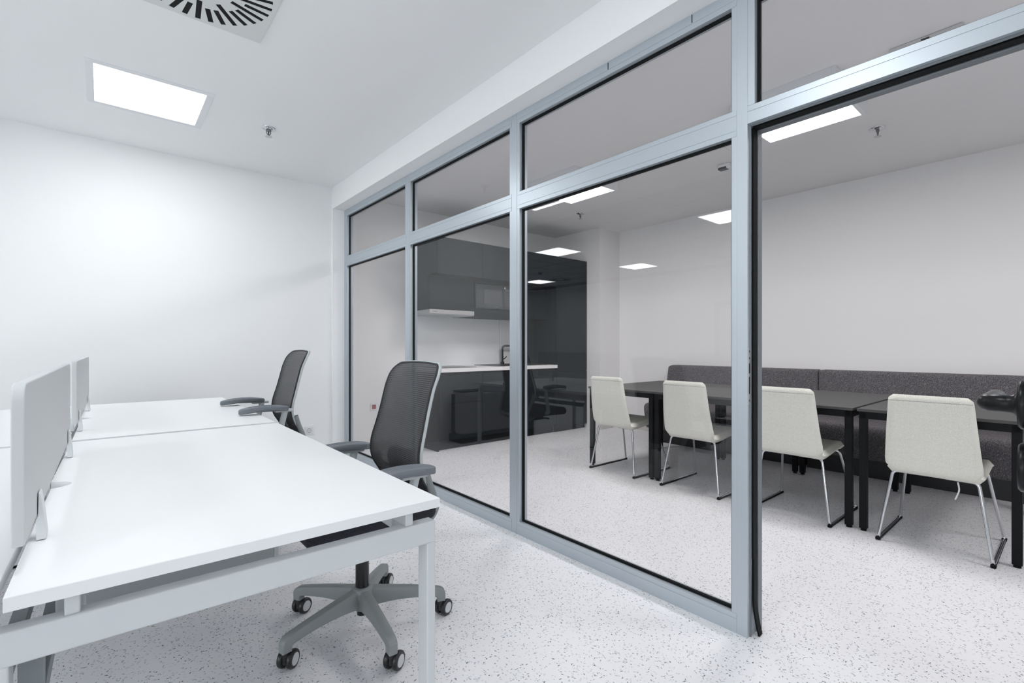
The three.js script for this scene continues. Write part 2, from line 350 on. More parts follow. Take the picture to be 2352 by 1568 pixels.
{ // swirl diffuser: square plate pierced by a ring of slanted slots over a black plenum
  const t = thing('air_diffuser', 'square white ceiling air diffuser with ring of black slots at top edge', 'air vent', [0.34, CEIL, -2.56]);
  const s = new THREE.Shape(); s.moveTo(-0.302, -0.302); s.lineTo(0.302, -0.302); s.lineTo(0.302, 0.302); s.lineTo(-0.302, 0.302); s.closePath();
  for (let i = 0; i < 32; i++) {
    const a = i / 32 * Math.PI * 2 + 0.06, r1 = 0.284, L = i % 3 === 0 ? 0.155 : 0.108, skew = 0.02, w = 0.0115;
    const e = new THREE.Vector2(Math.cos(a) * r1, Math.sin(a) * r1), d = new THREE.Vector2(-Math.cos(a + skew), -Math.sin(a + skew)), n = new THREE.Vector2(-d.y, d.x);
    const h = new THREE.Path(), q = [e.clone().addScaledVector(n, w), e.clone().addScaledVector(n, -w), e.clone().addScaledVector(d, L).addScaledVector(n, -w), e.clone().addScaledVector(d, L).addScaledVector(n, w)];
    h.moveTo(q[0].x, q[0].y); for (const v of [q[1], q[2], q[3]]) h.lineTo(v.x, v.y); h.closePath(); s.holes.push(h);
  }
  const g = new THREE.ExtrudeGeometry(s, { depth: 0.004, bevelEnabled: false }); g.rotateX(Math.PI / 2); g.translate(0, -0.003, 0);
  mesh('face_plate', g, std(lin(0.70, 0.72, 0.71), 0.6), t);
  const geo = join(bx(-0.5, 0.5, -0.0015, 0.0015, -0.5, 0.5));
  for (let i = 0; i < 32; i++) {
    const a = i / 32 * Math.PI * 2 + 0.06, r1 = 0.284, L = i % 3 === 0 ? 0.155 : 0.108, skew = 0.02;
    const m = new THREE.Mesh(geo, rubber); m.name = 'slot'; m.castShadow = m.receiveShadow = true;
    const dx = -Math.cos(a + skew), dz = -Math.sin(a + skew);
    m.position.set(Math.cos(a) * r1 + dx * L / 2, -0.0033, Math.sin(a) * r1 + dz * L / 2); m.scale.set(L + 0.001, 1, 0.0235); m.rotation.y = -Math.atan2(dz, dx); t.add(m);
  }
}
function sprinkler(x, z, label, s = 1) {
  const t = thing('sprinkler', label, 'sprinkler', [x, CEIL, z], 0, 'ceiling sprinkler heads');
  const k = 1.15; t.scale.set(k, k, k);
  mesh('escutcheon', lathe([[0.041, 0], [0.040, -0.005], [0.034, -0.007], [0.031, -0.004], [0.024, -0.004], [0.022, -0.010], [0.015, -0.013], [0, -0.013]]), chrome, t);
  mesh('yoke', [bent([V(-0.013, -0.012, 0), V(-0.012, -0.036, 0), V(0, -0.050, 0)], 0.003, 0.008, 8), bent([V(0.013, -0.012, 0), V(0.012, -0.036, 0), V(0, -0.050, 0)], 0.003, 0.008, 8), cyl(0.010, 0.010, 0.012, 0, -0.018, 0, 16)], aluDark, t);
  mesh('bulb', cyl(0.0035, 0.0035, 0.024, 0, -0.036, 0, 12), std(lin(0.10, 0.01, 0.01), 0.25), t);
  mesh('deflector', lathe([[0, -0.053], [0.019, -0.055], [0.021, -0.057], [0.019, -0.058], [0, -0.056]], 24), steel, t);
}
sprinkler(0.944, -3.943, 'chrome sprinkler head on the white office ceiling beside the square panel light');
sprinkler(4.433, -0.991, 'chrome sprinkler head with red bulb seen through the open doorway');
sprinkler(4.478, -3.990, 'chrome sprinkler head seen through glass below the middle box light');
sprinkler(-1.484, -4.007, 'sprinkler head in the tiled ceiling seen only as faint reflection');
{
  const t = thing('smoke_detector', 'round smoke detector mirrored in the tall dark kitchen unit', 'smoke detector', [-3.432, CEIL, -7.716]);
  mesh('base', lathe([[0.055, 0], [0.055, -0.012], [0.05, -0.02], [0, -0.02]]), std(lin(0.2, 0.2, 0.2), 0.6), t);
  mesh('head', lathe([[0.042, -0.02], [0.036, -0.05], [0.02, -0.056], [0, -0.056]]), blackPlastic, t);
  const v = thing('air_diffuser', 'round slotted air vent mirrored in the tall dark kitchen unit', 'air vent', [-4.598, CEIL, -8.25]);
  mesh('face_plate', lathe([[0.29, 0], [0.29, -0.004], [0, -0.004]]), tileMat, v);
  const slots = []; for (let i = 0; i < 24; i++) { const g = bx(0.11, 0.27, -0.007, -0.004, -0.009, 0.009); g.rotateY(i / 24 * Math.PI * 2); slots.push(g); }
  mesh('slots', slots, rubber, v);
}
{
  const t = thing('emergency_light', 'slim white emergency light with dark lens behind the glass over the door', 'emergency light', [3.342, CEIL, -0.535]);
  mesh('body', bx(-0.035, 0.035, -0.035, 0, -0.15, 0.15, 0.006), std(lin(0.66, 0.66, 0.67), 0.5), t);
  mesh('lens', bx(-0.037, -0.034, -0.028, -0.012, -0.017, 0.017, 0.001), blackPlastic, t);
  const s = thing('motion_sensor', 'small white ceiling sensor with black window beside the door post', 'sensor', [4.295, CEIL, -2.08]);
  mesh('body', bx(-0.06, 0.06, -0.045, 0, -0.05, 0.06, 0.01), whitePlastic, s);
  mesh('window', bx(-0.061, -0.005, -0.047, -0.028, -0.045, 0.03, 0.002), blackPlastic, s);
}

// ---------------------------------------------------------------- bench desks
const SLOPE = 0.011;                        // the bench stands a touch askew to the glass
const benchX = (z) => -(z + 1.1) * SLOPE;
function deskTopGeo(x0, x1, z0, z1, notchZ, notchSide) {   // outline with the half-round cable notch in the inner edge
  const s = new THREE.Shape(), r = 0.048;
  if (notchSide < 0) { s.moveTo(x0, -z0); s.lineTo(x1, -z0); s.lineTo(x1, -z1); s.lineTo(x0, -z1); s.lineTo(x0, -notchZ - r); s.absarc(x0 - 0.006, -notchZ, r, -Math.PI / 2, Math.PI / 2, false); }
  else { s.moveTo(x1, -z1); s.lineTo(x0, -z1); s.lineTo(x0, -z0); s.lineTo(x1, -z0); s.lineTo(x1, -notchZ + r); s.absarc(x1 + 0.006, -notchZ, r, Math.PI / 2, Math.PI * 1.5, false); }
  s.closePath();
  const g = new THREE.ExtrudeGeometry(s, { depth: 0.0216, bevelEnabled: true, bevelSize: 0.0016, bevelThickness: 0.0016, bevelSegments: 2, curveSegments: 24, bevelOffset: -0.0016 });
  g.rotateX(-Math.PI / 2); g.translate(0, 0.7167, 0); return g;
}
function makeDesk(label, zNear, zFar, side, xShift) {
  const t = thing('office_desk', label, 'desk', [0.68 + xShift, 0, zNear], -Math.atan(SLOPE), 'white bench desks');
  // local frame: x = 0 at the outer edge of the right-hand desks, z = 0 at the near edge
  const D = 0.803, L = zNear - zFar, x0 = side > 0 ? -D : -D * 2 - 0.014, x1 = side > 0 ? 0 : -D - 0.014, mid = -L / 2;
  mesh('desktop', deskTopGeo(x0, x1, -L, 0, mid, side > 0 ? -1 : 1), deskTop, t);
  const rail = (z) => {
    const a = side > 0 ? x0 - 0.019 : x0 + 0.003, b = x1 - 0.008, lo = 0.623, hi = 0.680;
    mesh('top_rail', bx(a, b, lo, hi, z - 0.036, z, 0.004), deskSteel, t);
    for (const [p, q] of side > 0 ? [[x1 - 0.033, x1 - 0.008], [x0 - 0.019, x0 + 0.006]] : [[x0 + 0.003, x0 + 0.028], [x1 - 0.033, x1 - 0.008]]) mesh('leg', bx(p, q, 0, lo + 0.002, z - 0.05, z, 0.004), deskSteel, t);
    for (const p of [x1 - 0.092, x0 + 0.071]) mesh('spacer', bx(p, p + 0.021, hi - 0.001, 0.7165, z - 0.085, z - 0.006, 0.003), deskSteel, t);
  };
  rail(-0.008); rail(-L + 0.058);
  mesh('beam', [bx(x1 - 0.095, x1 - 0.055, 0.655, 0.7155, -L + 0.06, -0.09, 0.003), bx(x0 + 0.055, x0 + 0.095, 0.655, 0.7155, -L + 0.06, -0.09, 0.003)], deskSteel, t);
  const tx = side > 0 ? x0 + 0.004 : x1 - 0.04;
  mesh('cable_tray', [bx(tx, tx + 0.036, 0.486, 0.489, -L + 0.12, -0.075), bx(tx + 0.034, tx + 0.036, 0.486, 0.52, -L + 0.12, -0.075), bx(tx, tx + 0.036, 0.489, 0.63, -0.12, -0.117), bx(tx, tx + 0.036, 0.489, 0.63, -L + 0.12, -L + 0.123)], std(lin(0.30, 0.33, 0.34), 0.5), t);
  if (side > 0 && zNear > -2) mesh('support_panel', [bx(x0 + 0.05, -0.045, 0.04, 0.62, -L + 0.075, -L + 0.093, 0.002)], std(lin(0.36, 0.39, 0.40), 0.5), t);
  return t;
}
makeDesk('nearest white bench desk with the near mesh chair pushed up to it', -1.10, -2.732, 1, 0);
makeDesk('further white bench desk, its far edge close to the left wall', -2.782, -4.40, 1, benchX(-2.782));
makeDesk('white bench desk left of the near low screen, cut by the frame', -1.10, -2.732, -1, 0);
makeDesk('white bench desk left of the far low screen, against the left wall', -2.782, -4.40, -1, benchX(-2.782));
function screenGeo(L, h) {
  const s = new THREE.Shape(), r = 0.03;
  s.moveTo(0, 0); s.lineTo(L, 0); s.lineTo(L, h - r); s.absarc(L - r, h - r, r, 0, Math.PI / 2, false); s.lineTo(r, h); s.absarc(r, h - r, r, Math.PI / 2, Math.PI, false); s.closePath();
  const g = new THREE.ExtrudeGeometry(s, { depth: 0.012, bevelEnabled: true, bevelSize: 0.003, bevelThickness: 0.003, bevelSegments: 3, bevelOffset: -0.003, curveSegments: 12 });
  g.rotateY(Math.PI / 2); g.translate(-0.006, 0, 0); return g;                          // runs towards -z from the near end
}
function clipGeo() {
  const s = new THREE.Shape(); s.moveTo(0, 0); s.lineTo(0.046, 0); s.quadraticCurveTo(0.05, 0.001, 0.048, 0.012); s.quadraticCurveTo(0.038, 0.055, 0.022, 0.092); s.quadraticCurveTo(0.018, 0.101, 0.012, 0.098); s.lineTo(0.010, 0.05); s.lineTo(0, 0.04); s.closePath();
  return new THREE.ExtrudeGeometry(s, { depth: 0.026, bevelEnabled: true, bevelSize: 0.002, bevelThickness: 0.002, bevelSegments: 2 });
}
function deskScreen(label, zNear, L, clips, x, slope) {
  const t = thing('desk_screen', label, 'desk screen', [x, 0, zNear], -Math.atan(slope), 'low grey screens between the desks');
  const p = mesh('panel', (() => { const g = screenGeo(L, 0.285); g.translate(0, 0.79, 0); return g; })(), screenMat, t);
  for (const z of clips) for (const s of [1, -1]) {
    const g = clipGeo(); g.scale(0.30, 0.95, 1.25); if (s < 0) g.rotateY(Math.PI); g.translate(s * 0.008, 0.7435, z - zNear + s * -0.013);
    mesh('clip', g, clipMat, t);
  }
}
deskScreen('near low grey desk screen with rounded corners and white clips', -1.20, 1.32, [-1.41, -2.376], -0.115, 0.0055);
deskScreen('far low grey desk screen close to the left wall', -2.93, 1.30, [-3.08, -4.01], -0.102, 0.0137);
tag(mesh('power_cable', tube([V(-0.75, 0.006, -3.3), V(-0.45, 0.006, -3.52), V(-0.36, 0.006, -3.55), V(0.0, 0.006, -3.62), V(0.3, 0.006, -3.4)], 0.006, 60, 8), rubber), 'thin black cable on the floor glimpsed through the gap between the desks', 'cable');
{ // low unit against the left wall behind the desk end, visible mirrored in the glass
  const t = thing('fan_heater', 'grey rounded floor unit with black base mirrored in the second pane', 'heater', [0.25, 0, -4.84]);
  mesh('base', bx(-0.47, 0.47, 0, 0.09, -0.13, 0.14, 0.02), blackPlastic, t);
  mesh('cover', bx(-0.45, 0.45, 0.09, 0.60, -0.11, 0.135, 0.05, 5), std(lin(0.40, 0.40, 0.40), 0.5), t);
  mesh('grille', [bx(-0.43, 0.43, 0.598, 0.612, -0.09, 0.11, 0.004), bx(0.43, 0.462, 0.09, 0.57, -0.08, -0.02, 0.005)], blackPlastic, t);
}

// ---------------------------------------------------------------- mesh office chairs
// side profile of the backrest: x behind the seat centre against height
const BACK = [[0.196, 0.455], [0.207, 0.50], [0.176, 0.575], [0.152, 0.62], [0.138, 0.665], [0.137, 0.72], [0.160, 0.815], [0.186, 0.92], [0.210, 1.015], [0.222, 1.045], [0.242, 1.072]];
const backCurve = new THREE.CatmullRomCurve3(BACK.map(([x, y]) => V(x, y, 0)), false, 'centripetal');
const backPts = backCurve.getPoints(240);
function backX(y) { for (let i = 1; i < backPts.length; i++) if (backPts[i].y >= y) { const a = backPts[i - 1], b = backPts[i]; return a.x + (b.x - a.x) * (y - a.y) / Math.max(1e-6, b.y - a.y); } return backPts.at(-1).x; }
const TOPY = 1.072, BOTY = 0.458, CR = 0.058;
function halfWidth(y) {
  const k = THREE.MathUtils.smoothstep(y, 0.45, 0.66);
  let w = 0.190 + 0.032 * k - 0.021 * THREE.MathUtils.smoothstep(y, 0.62, 0.90);
  const t = TOPY - y; if (t < CR) w = w - CR + Math.sqrt(Math.max(0, CR * CR - (CR - t) * (CR - t)));
  const b = y - BOTY; if (b < 0.04) w = w - 0.04 + Math.sqrt(Math.max(0, 0.0016 - (0.04 - b) ** 2));
  return w;
}
function backPoint(u, v, off = 0) {          // u -1..1 across, v 0..1 up, rows denser near the ends
  const vv = 0.5 - 0.5 * Math.cos(Math.PI * v), y = BOTY + (TOPY - BOTY) * vv, w = halfWidth(y);
  const z = u * w, curve = 0.024 * (z / 0.236) ** 2 * (1 - 0.55 * THREE.MathUtils.smoothstep(y, 0.95, 1.07));
  const drop = 0.012 * (z / 0.236) ** 2 * THREE.MathUtils.smoothstep(y, 0.9, 1.07);
  return V(backX(y) + 0.017 - curve + off, y - drop, z);
}
function makeChair(label) {
  const t = thing('office_chair', label, 'office chair', [0, 0, 0], 0, 'grey mesh office chairs');
  const nu = 18, nv = 56, pos = [], idx = [], uv = [];
  for (let j = 0; j <= nv; j++) for (let i = 0; i <= nu; i++) { const p = backPoint(i / nu * 2 - 1, j / nv); pos.push(p.x, p.y, p.z); uv.push(p.z, p.y); }
  for (let j = 0; j < nv; j++) for (let i = 0; i < nu; i++) { const a = j * (nu + 1) + i, b = a + 1, c = a + nu + 1, d = c + 1; idx.push(a, b, c, b, d, c); }
  const mg = new THREE.BufferGeometry(); mg.setAttribute('position', new THREE.Float32BufferAttribute(pos, 3)); mg.setAttribute('uv', new THREE.Float32BufferAttribute(uv, 2)); mg.setIndex(idx); mg.computeVertexNormals();
  const back = mesh('backrest', mg, meshCloth, t, false);
  const rim = (off, shrink) => { const q = []; for (let j = 1; j <= 40; j++) q.push(backPoint(-shrink, j / 41, off)); for (let i = 1; i < 12; i++) { const u = -1 + i / 6; q.push(backPoint(u * 0.999, 0.985 + 0.015 * (1 - Math.abs(u)), off)); } for (let j = 40; j >= 1; j--) q.push(backPoint(shrink, j / 41, off)); return q; };
  mesh('piping', tube(rim(0.001, 1.0), 0.0046, 260, 8), std(lin(0.028, 0.029, 0.031), 0.7), back);
  const frameTube = tube(rim(0.013, 1.0), 0.0075, 260, 10);
  mesh('back_frame', frameTube, lightFrame, t);
  // lower shell that carries the frame down and under the seat
  const shell = [];
  for (const s of [-1, 1]) shell.push(tube([V(0.02, 0.425, s * 0.06), V(0.11, 0.418, s * 0.11), V(0.19, 0.435, s * 0.17), V(0.222, 0.485, s * 0.195), V(0.207, 0.54, s * 0.208), V(0.182, 0.60, s * 0.216), V(0.163, 0.66, s * 0.219)], 0.0155, 60, 10));
  shell.push(tube([V(0.215, 0.475, -0.19), V(0.245, 0.47, -0.09), V(0.252, 0.468, 0), V(0.245, 0.47, 0.09), V(0.215, 0.475, 0.19)], 0.013, 32, 10));
  mesh('back_carrier', shell, greyShell, t);
  { // lumbar pad: a dark rounded plate just behind the mesh
    const s = new THREE.Shape(); s.moveTo(-0.12, 0); s.lineTo(0.12, 0); s.lineTo(0.12, 0.12); s.absarc(0.05, 0.12, 0.07, 0, Math.PI / 2, false); s.lineTo(-0.05, 0.19); s.absarc(-0.05, 0.12, 0.07, Math.PI / 2, Math.PI, false); s.closePath();
    const g = new THREE.ExtrudeGeometry(s, { depth: 0.012, bevelEnabled: true, bevelSize: 0.004, bevelThickness: 0.003, bevelSegments: 2, curveSegments: 24 });
    g.rotateY(Math.PI / 2); g.translate(0.178, 0.515, 0);
    const p = g.attributes.position; for (let i = 0; i < p.count; i++) { const y = p.getY(i); p.setX(i, p.getX(i) - 0.178 + backX(y) + 0.034 - 0.024 * (p.getZ(i) / 0.236) ** 2); } g.computeVertexNormals();
    mesh('lumbar_pad', g, blackPlastic, t);
  }
  { // seat cushion: waterfall front, slightly dished
    const g = new RoundedBoxGeometry(0.49, 0.07, 0.49, 8, 0.033), p = g.attributes.position;
    for (let i = 0; i < p.count; i++) { let x = p.getX(i), y = p.getY(i), z = p.getZ(i); const f = THREE.MathUtils.smoothstep(-x, 0.12, 0.25); y -= 0.018 * f; if (y > 0) y -= 0.008 * Math.max(0, 1 - (z / 0.2) ** 2); z *= 1 - 0.10 * f; p.setXYZ(i, x, y, z); }
    g.computeVertexNormals(); g.translate(-0.035, 0.495, 0); mesh('seat', g, seatFabric, t);
    const b = bx(-0.22, 0.17, 0.449, 0.472, -0.20, 0.20, 0.01); mesh('seat_pan', [b, bx(-0.10, 0.10, 0.395, 0.452, -0.075, 0.075, 0.012), cyl(0.008, 0.008, 0.16, 0, 0, 0).rotateX(Math.PI / 2).translate(-0.03, 0.425, 0.14)], blackPlastic, t);
  }
  for (const s of [-1, 1]) {
    const post = bent([V(0.02, 0.44, s * 0.12), V(0.03, 0.44, s * 0.275), V(0.085, 0.665, s * 0.287)], 0.017, 0.03, 12);
    mesh('arm_post', [post, bx(0.02, 0.125, 0.655, 0.672, s * 0.287 - 0.022, s * 0.287 + 0.022, 0.006)], lightFrame, t);
    // arm pad: blade with rounded ends, highest in the middle
    const sh = new THREE.Shape(); const n = 40; for (let i = 0; i <= n; i++) { const a = i / n * Math.PI * 2, ca = Math.cos(a), sa = Math.sin(a); const px = 0.135 * Math.sign(ca) * Math.abs(ca) ** 0.55, pz = 0.042 * Math.sign(sa) * Math.abs(sa) ** 0.62; i ? sh.lineTo(px, pz) : sh.moveTo(px, pz); }
    const g = new THREE.ExtrudeGeometry(sh, { depth: 0.014, steps: 1, bevelEnabled: true, bevelSize: 0.006, bevelThickness: 0.007, bevelSegments: 4, bevelOffset: -0.006 });
    g.rotateX(-Math.PI / 2); const cg = toCreasedNormals(g, 0.7); const p = cg.attributes.position; for (let i = 0; i < p.count; i++) { const x = p.getX(i); p.setY(i, p.getY(i) - 0.012 * (x / 0.135) ** 2 + (x < 0 ? -0.004 * (x / 0.135) ** 2 : 0)); } cg.computeVertexNormals();
    const fin = toCreasedNormals(cg, 0.7); fin.translate(0.025, 0.679, s * 0.289); mesh('arm_pad', fin, padMat, t);
  }
  mesh('gas_lift', [cyl(0.0265, 0.0265, 0.235, 0, 0.285, 0), cyl(0.021, 0.021, 0.03, 0, 0.075, 0)], blackGloss, t);
  // five-legged base with twin-wheel casters
  const base = mesh('base', [lathe([[0, 0.082], [0.030, 0.082], [0.036, 0.095], [0.043, 0.15], [0.042, 0.166], [0.034, 0.172], [0.0268, 0.173], [0, 0.173]], 40)], greyShell, t);
  const leg = () => {
    const s = new THREE.Shape(); s.moveTo(0.018, 0.168); s.quadraticCurveTo(0.16, 0.152, 0.305, 0.122); s.quadraticCurveTo(0.334, 0.116, 0.336, 0.094); s.lineTo(0.335, 0.066); s.lineTo(0.304, 0.066); s.lineTo(0.303, 0.082); s.quadraticCurveTo(0.300, 0.089, 0.285, 0.091); s.quadraticCurveTo(0.15, 0.115, 0.02, 0.094); s.closePath();
    const g = new THREE.ExtrudeGeometry(s, { depth: 0.034, bevelEnabled: true, bevelSize: 0.005, bevelThickness: 0.007, bevelSegments: 4, bevelOffset: -0.004, curveSegments: 14 }); g.translate(0, 0, -0.017);
    const p = g.attributes.position; for (let i = 0; i < p.count; i++) { const x = p.getX(i), k = 1.12 - 0.42 * THREE.MathUtils.clamp(x / 0.33, 0, 1), y = p.getY(i), top = THREE.MathUtils.smoothstep(y, 0.1, 0.17); p.setZ(i, p.getZ(i) * k * (1 - 0.28 * top)); }
    const c = toCreasedNormals(g, 0.6); return c;
  };
  const wheel = () => { const g = lathe([[0.008, -0.010], [0.026, -0.010], [0.0315, -0.007], [0.0325, -0.003], [0.0325, 0.004], [0.030, 0.009], [0.027, 0.0105], [0.0235, 0.0105], [0.0225, 0.009], [0.008, 0.009]], 36); return g; };
  const spin = [0.75, 2.2, 0.55, -0.6, 1.9];
  for (let i = 0; i < 5; i++) {
    const a = (23 + 72 * i) * Math.PI / 180, lg = leg(); lg.rotateY(-a); mesh('leg', lg, greyShell, base);
    const cx = Math.cos(a) * 0.319, cz = Math.sin(a) * 0.319, yaw = CASTER_YAW[i];
    const place = (g) => { g.rotateY(yaw); g.translate(cx, 0, cz); return g; };
    const W2 = []; for (const s of [-1, 1]) { const g = wheel(); if (s < 0) g.rotateX(Math.PI); g.rotateX(Math.PI / 2); g.translate(0.016, 0.0325, s * 0.0175); W2.push(place(g)); }
    const ca = mesh('caster', [place(bx(-0.012, 0.028, 0.022, 0.062, -0.008, 0.008, 0.006)), place(cyl(0.011, 0.013, 0.026, 0, 0.06, 0, 20))], wheelMat, t);
    for (const g of W2) mesh('wheel', g, wheelMat, ca);
    for (const s of [-1, 1]) { const g = cyl(0.0205, 0.0218, 0.004, 0, 0.0092, 0, 32); if (s < 0) g.rotateX(Math.PI); g.rotateX(Math.PI / 2); g.translate(0.016, 0.0325, s * 0.0175); mesh('hub_cap', place(g), capMat, ca); }
  }
  return t;
}
const CASTER_YAW = [0.35, 0.55, 0.75, 0.5, 0.7];
const chair = makeChair('near grey mesh office chair standing at the front desk, base in full view');
chair.position.set(0.80, 0, -1.885);
const chair2 = copy(chair, 'far grey mesh office chair at the further desk near the left wall', [0.765, 0, -3.44]);
for (const c of chair2.children) if (!/^(base|leg|caster)/.test(c.name)) { const arm = /^arm/.test(c.name); c.position.y += arm ? 0.088 : 0.042; if (c.name === 'arm_pad') c.position.x -= 0.06; }

// ---------------------------------------------------------------- sockets
{
  const t = thing('wall_socket', 'white power socket low on the left wall beside the glass', 'socket', [1.571, 0.30, ZL]);
  mesh('plate', [bx(-0.041, 0.041, -0.041, 0.041, 0, 0.009, 0.003), bx(-0.028, 0.028, -0.028, 0.028, 0.009, 0.012, 0.002)], whitePlastic, t);
  mesh('recess', (() => { const g = lathe([[0.019, 0], [0.0195, 0.0005], [0.0215, 0.0008], [0.022, 0]], 32); g.rotateX(Math.PI / 2); g.translate(0, 0, 0.0122); return g; })(), plasticShade, t);
  for (const x of [-0.0095, 0.0095]) mesh('pin_hole', (() => { const g = cyl(0.0032, 0.0032, 0.001, 0, 0, 0, 16); g.rotateX(Math.PI / 2); g.translate(x, 0, 0.0126); return g; })(), blackPlastic, t);
  for (const y of [-0.0175, 0.0155]) mesh('earth_clip', bx(-0.004, 0.004, y - 0.001, y + 0.003, 0.012, 0.0132), std(lin(0.06, 0.06, 0.06), 0.4), t);
  const r = thing('wall_socket', 'red centred socket in white plate on the wall behind the first pane', 'socket', [2.317, 0.465, ZK]);
  mesh('plate', bx(-0.041, 0.041, -0.041, 0.041, 0, 0.009, 0.003), whitePlastic, r);
  mesh('insert', bx(-0.024, 0.024, -0.026, 0.024, 0.008, 0.0125, 0.002), redPlastic, r);
}

// ---------------------------------------------------------------- kitchen
const KF = -4.51;                             // front of base and tall units
const KX = [2.76, 3.37, 3.98, 4.59];
function baseUnit(i, label, fronts) {
  const x0 = KX[i], x1 = KX[i + 1], t = thing('base_cabinet', label, 'kitchen cabinet', [x0, 0, KF], 0, 'dark grey base cabinets'), w = x1 - x0;
  mesh('carcass', [bx(i ? 0.001 : 0.019, w - 0.001, 0.10, 0.857, ZK - KF + 0.002, -0.021)], kitchenCarcass, t);
  mesh('toe_kick', bx(i ? 0.001 : 0.019, w - 0.001, 0, 0.10, -0.075, -0.06), kitchenCarcass, t);
  if (!i) mesh('side_panel', bx(0, 0.018, 0, 0.857, ZK - KF + 0.002, 0, 0.001), kitchenGrey, t);
  mesh('grip_channel', bx(i ? 0.001 : 0.019, w - 0.001, 0.832, 0.857, -0.03, -0.02), kitchenGap, t);
  for (const [a, b, name] of fronts) mesh(name, bx(i ? 0.0015 : 0.020, w - 0.0015, a, b, -0.02, 0, 0.0012), kitchenGrey, t);
}
baseUnit(0, 'dark grey drawer cabinet at the left end of the kitchen counter', [[0.105, 0.508, 'drawer'], [0.512, 0.832, 'drawer']]);
baseUnit(1, 'middle dark grey base cabinet under the kitchen counter', [[0.105, 0.832, 'door']]);
baseUnit(2, 'dark grey base cabinet beside the tall dark kitchen unit', [[0.105, 0.832, 'door']]);
{
  const t = thing('worktop', 'long white kitchen worktop over the dark base cabinets', 'worktop', [0, 0, 0]);
  mesh('slab', bx(KX[0], KX[3] - 0.002, 0.858, 0.900, ZK + 0.003, KF + 0.022, 0.0025), worktopMat, t);
  const hb = thing('hob', 'flat black glass hob set into the left of the white worktop', 'hob', [3.06, 0.900, -4.84]);
  mesh('glass_plate', bx(-0.28, 0.28, 0.0005, 0.005, -0.245, 0.245, 0.002), blackGloss, hb);
  for (const [a, b, r] of [[-0.14, -0.11, 0.09], [0.14, -0.11, 0.075], [-0.14, 0.12, 0.075], [0.14, 0.12, 0.09]]) mesh('heat_zone', (() => { const g = new THREE.TorusGeometry(r, 0.0012, 6, 40); g.rotateX(Math.PI / 2); g.translate(a, 0.0052, b); return g; })(), plasticShade, hb);
  const sk = thing('sink', 'black inset kitchen sink with drainer in the white worktop', 'sink', [4.10, 0.900, -4.86]);
  mesh('rim', [bx(-0.42, 0.42, 0.0005, 0.008, -0.25, -0.215, 0.003), bx(-0.42, 0.42, 0.0005, 0.008, 0.21, 0.25, 0.003), bx(-0.42, -0.02, 0.0005, 0.006, -0.215, 0.21, 0.002), bx(0.385, 0.42, 0.0005, 0.008, -0.215, 0.21, 0.003)], blackPlastic, sk);
  mesh('basin', [bx(-0.02, 0.385, 0.0004, 0.0012, -0.215, 0.21), bx(-0.02, 0.0, 0.001, 0.007, -0.215, 0.21, 0.002)], rubber, sk);
  const fc = thing('faucet', 'tall black kitchen tap with bent spout behind the sink', 'tap', [4.125, 0.908, -5.075]);
  mesh('body', [cyl(0.024, 0.026, 0.03, 0, 0.015, 0), cyl(0.014, 0.014, 0.02, 0, 0.035, 0)], blackPlastic, fc);
  mesh('spout', bent([V(0, 0.03, 0), V(0, 0.245, 0), V(0.19, 0.245, 0.02), V(0.19, 0.16, 0.02)], 0.0135, 0.05, 14), blackPlastic, fc);
  mesh('lever', bent([V(0, 0.06, 0.01), V(0, 0.075, 0.05), V(0, 0.10, 0.085)], 0.006, 0.01, 8), blackPlastic, fc);
}
struct('trim_1', [bx(KX[0], 4.118, 0.901, 1.52, ZK, ZK + 0.010, 0.001), bx(4.121, KX[3] - 0.003, 0.901, 1.52, ZK, ZK + 0.010, 0.001)], splashMat);
const KU = -4.69;                             // front of the lower row of wall units
for (let i = 0; i < 3; i++) {
  const w = KX[i + 1] - KX[i], label = ['upper dark grey wall cabinet at the left end of the kitchen', 'upper dark grey wall cabinet above the microwave', 'upper dark grey wall cabinet beside the tall dark unit'][i];
  const t = thing('wall_cabinet', label, 'kitchen cabinet', [KX[i], 0, KF], 0, 'dark grey upper wall cabinets');
  mesh('carcass', bx(0.0005, w - 0.0005, 1.945, 2.340, ZK - KF + 0.002, -0.021), kitchenCarcass, t);
  mesh('door', bx(0.0015, w - 0.0015, 1.938, 2.340, -0.02, 0, 0.0012), kitchenGrey, t);
  const name = i === 1 ? 'microwave_cabinet' : 'wall_cabinet';
  const l = thing(name, ['lower dark grey wall cabinet holding the steel hood', 'dark grey wall cabinet framing the built-in microwave', 'lower dark grey wall cabinet above the sink'][i], 'kitchen cabinet', [KX[i], 0, KU], 0, 'dark grey lower wall cabinets');
  if (i === 1) {
    mesh('frame', [bx(0.0015, w - 0.0015, 1.505, 1.595, -0.02, 0, 0.0012), bx(0.0015, w - 0.0015, 1.905, 1.930, -0.02, 0, 0.0012)], kitchenGrey, l);
    mesh('carcass', [bx(0.0005, w - 0.0005, 1.505, 1.945, ZK - KU + 0.002, -0.40)], kitchenCarcass, l);
    mesh('shelf', [bx(0.0005, w - 0.0005, 1.505, 1.52, -0.40, -0.021), bx(0.0005, w - 0.0005, 1.93, 1.945, -0.40, -0.021)], kitchenCarcass, l);
  } else {
    mesh('carcass', bx(0.0005, w - 0.0005, i ? 1.505 : 1.56, 1.944, ZK - KU + 0.002, -0.021), kitchenCarcass, l);
    mesh('door', bx(0.0015, w - 0.0015, i ? 1.505 : 1.562, 1.930, -0.02, 0, 0.0012), kitchenGrey, l);
    mesh('grip_channel', bx(0.001, w - 0.001, 1.930, 1.944, -0.03, -0.012), kitchenGap, l);
  }
}
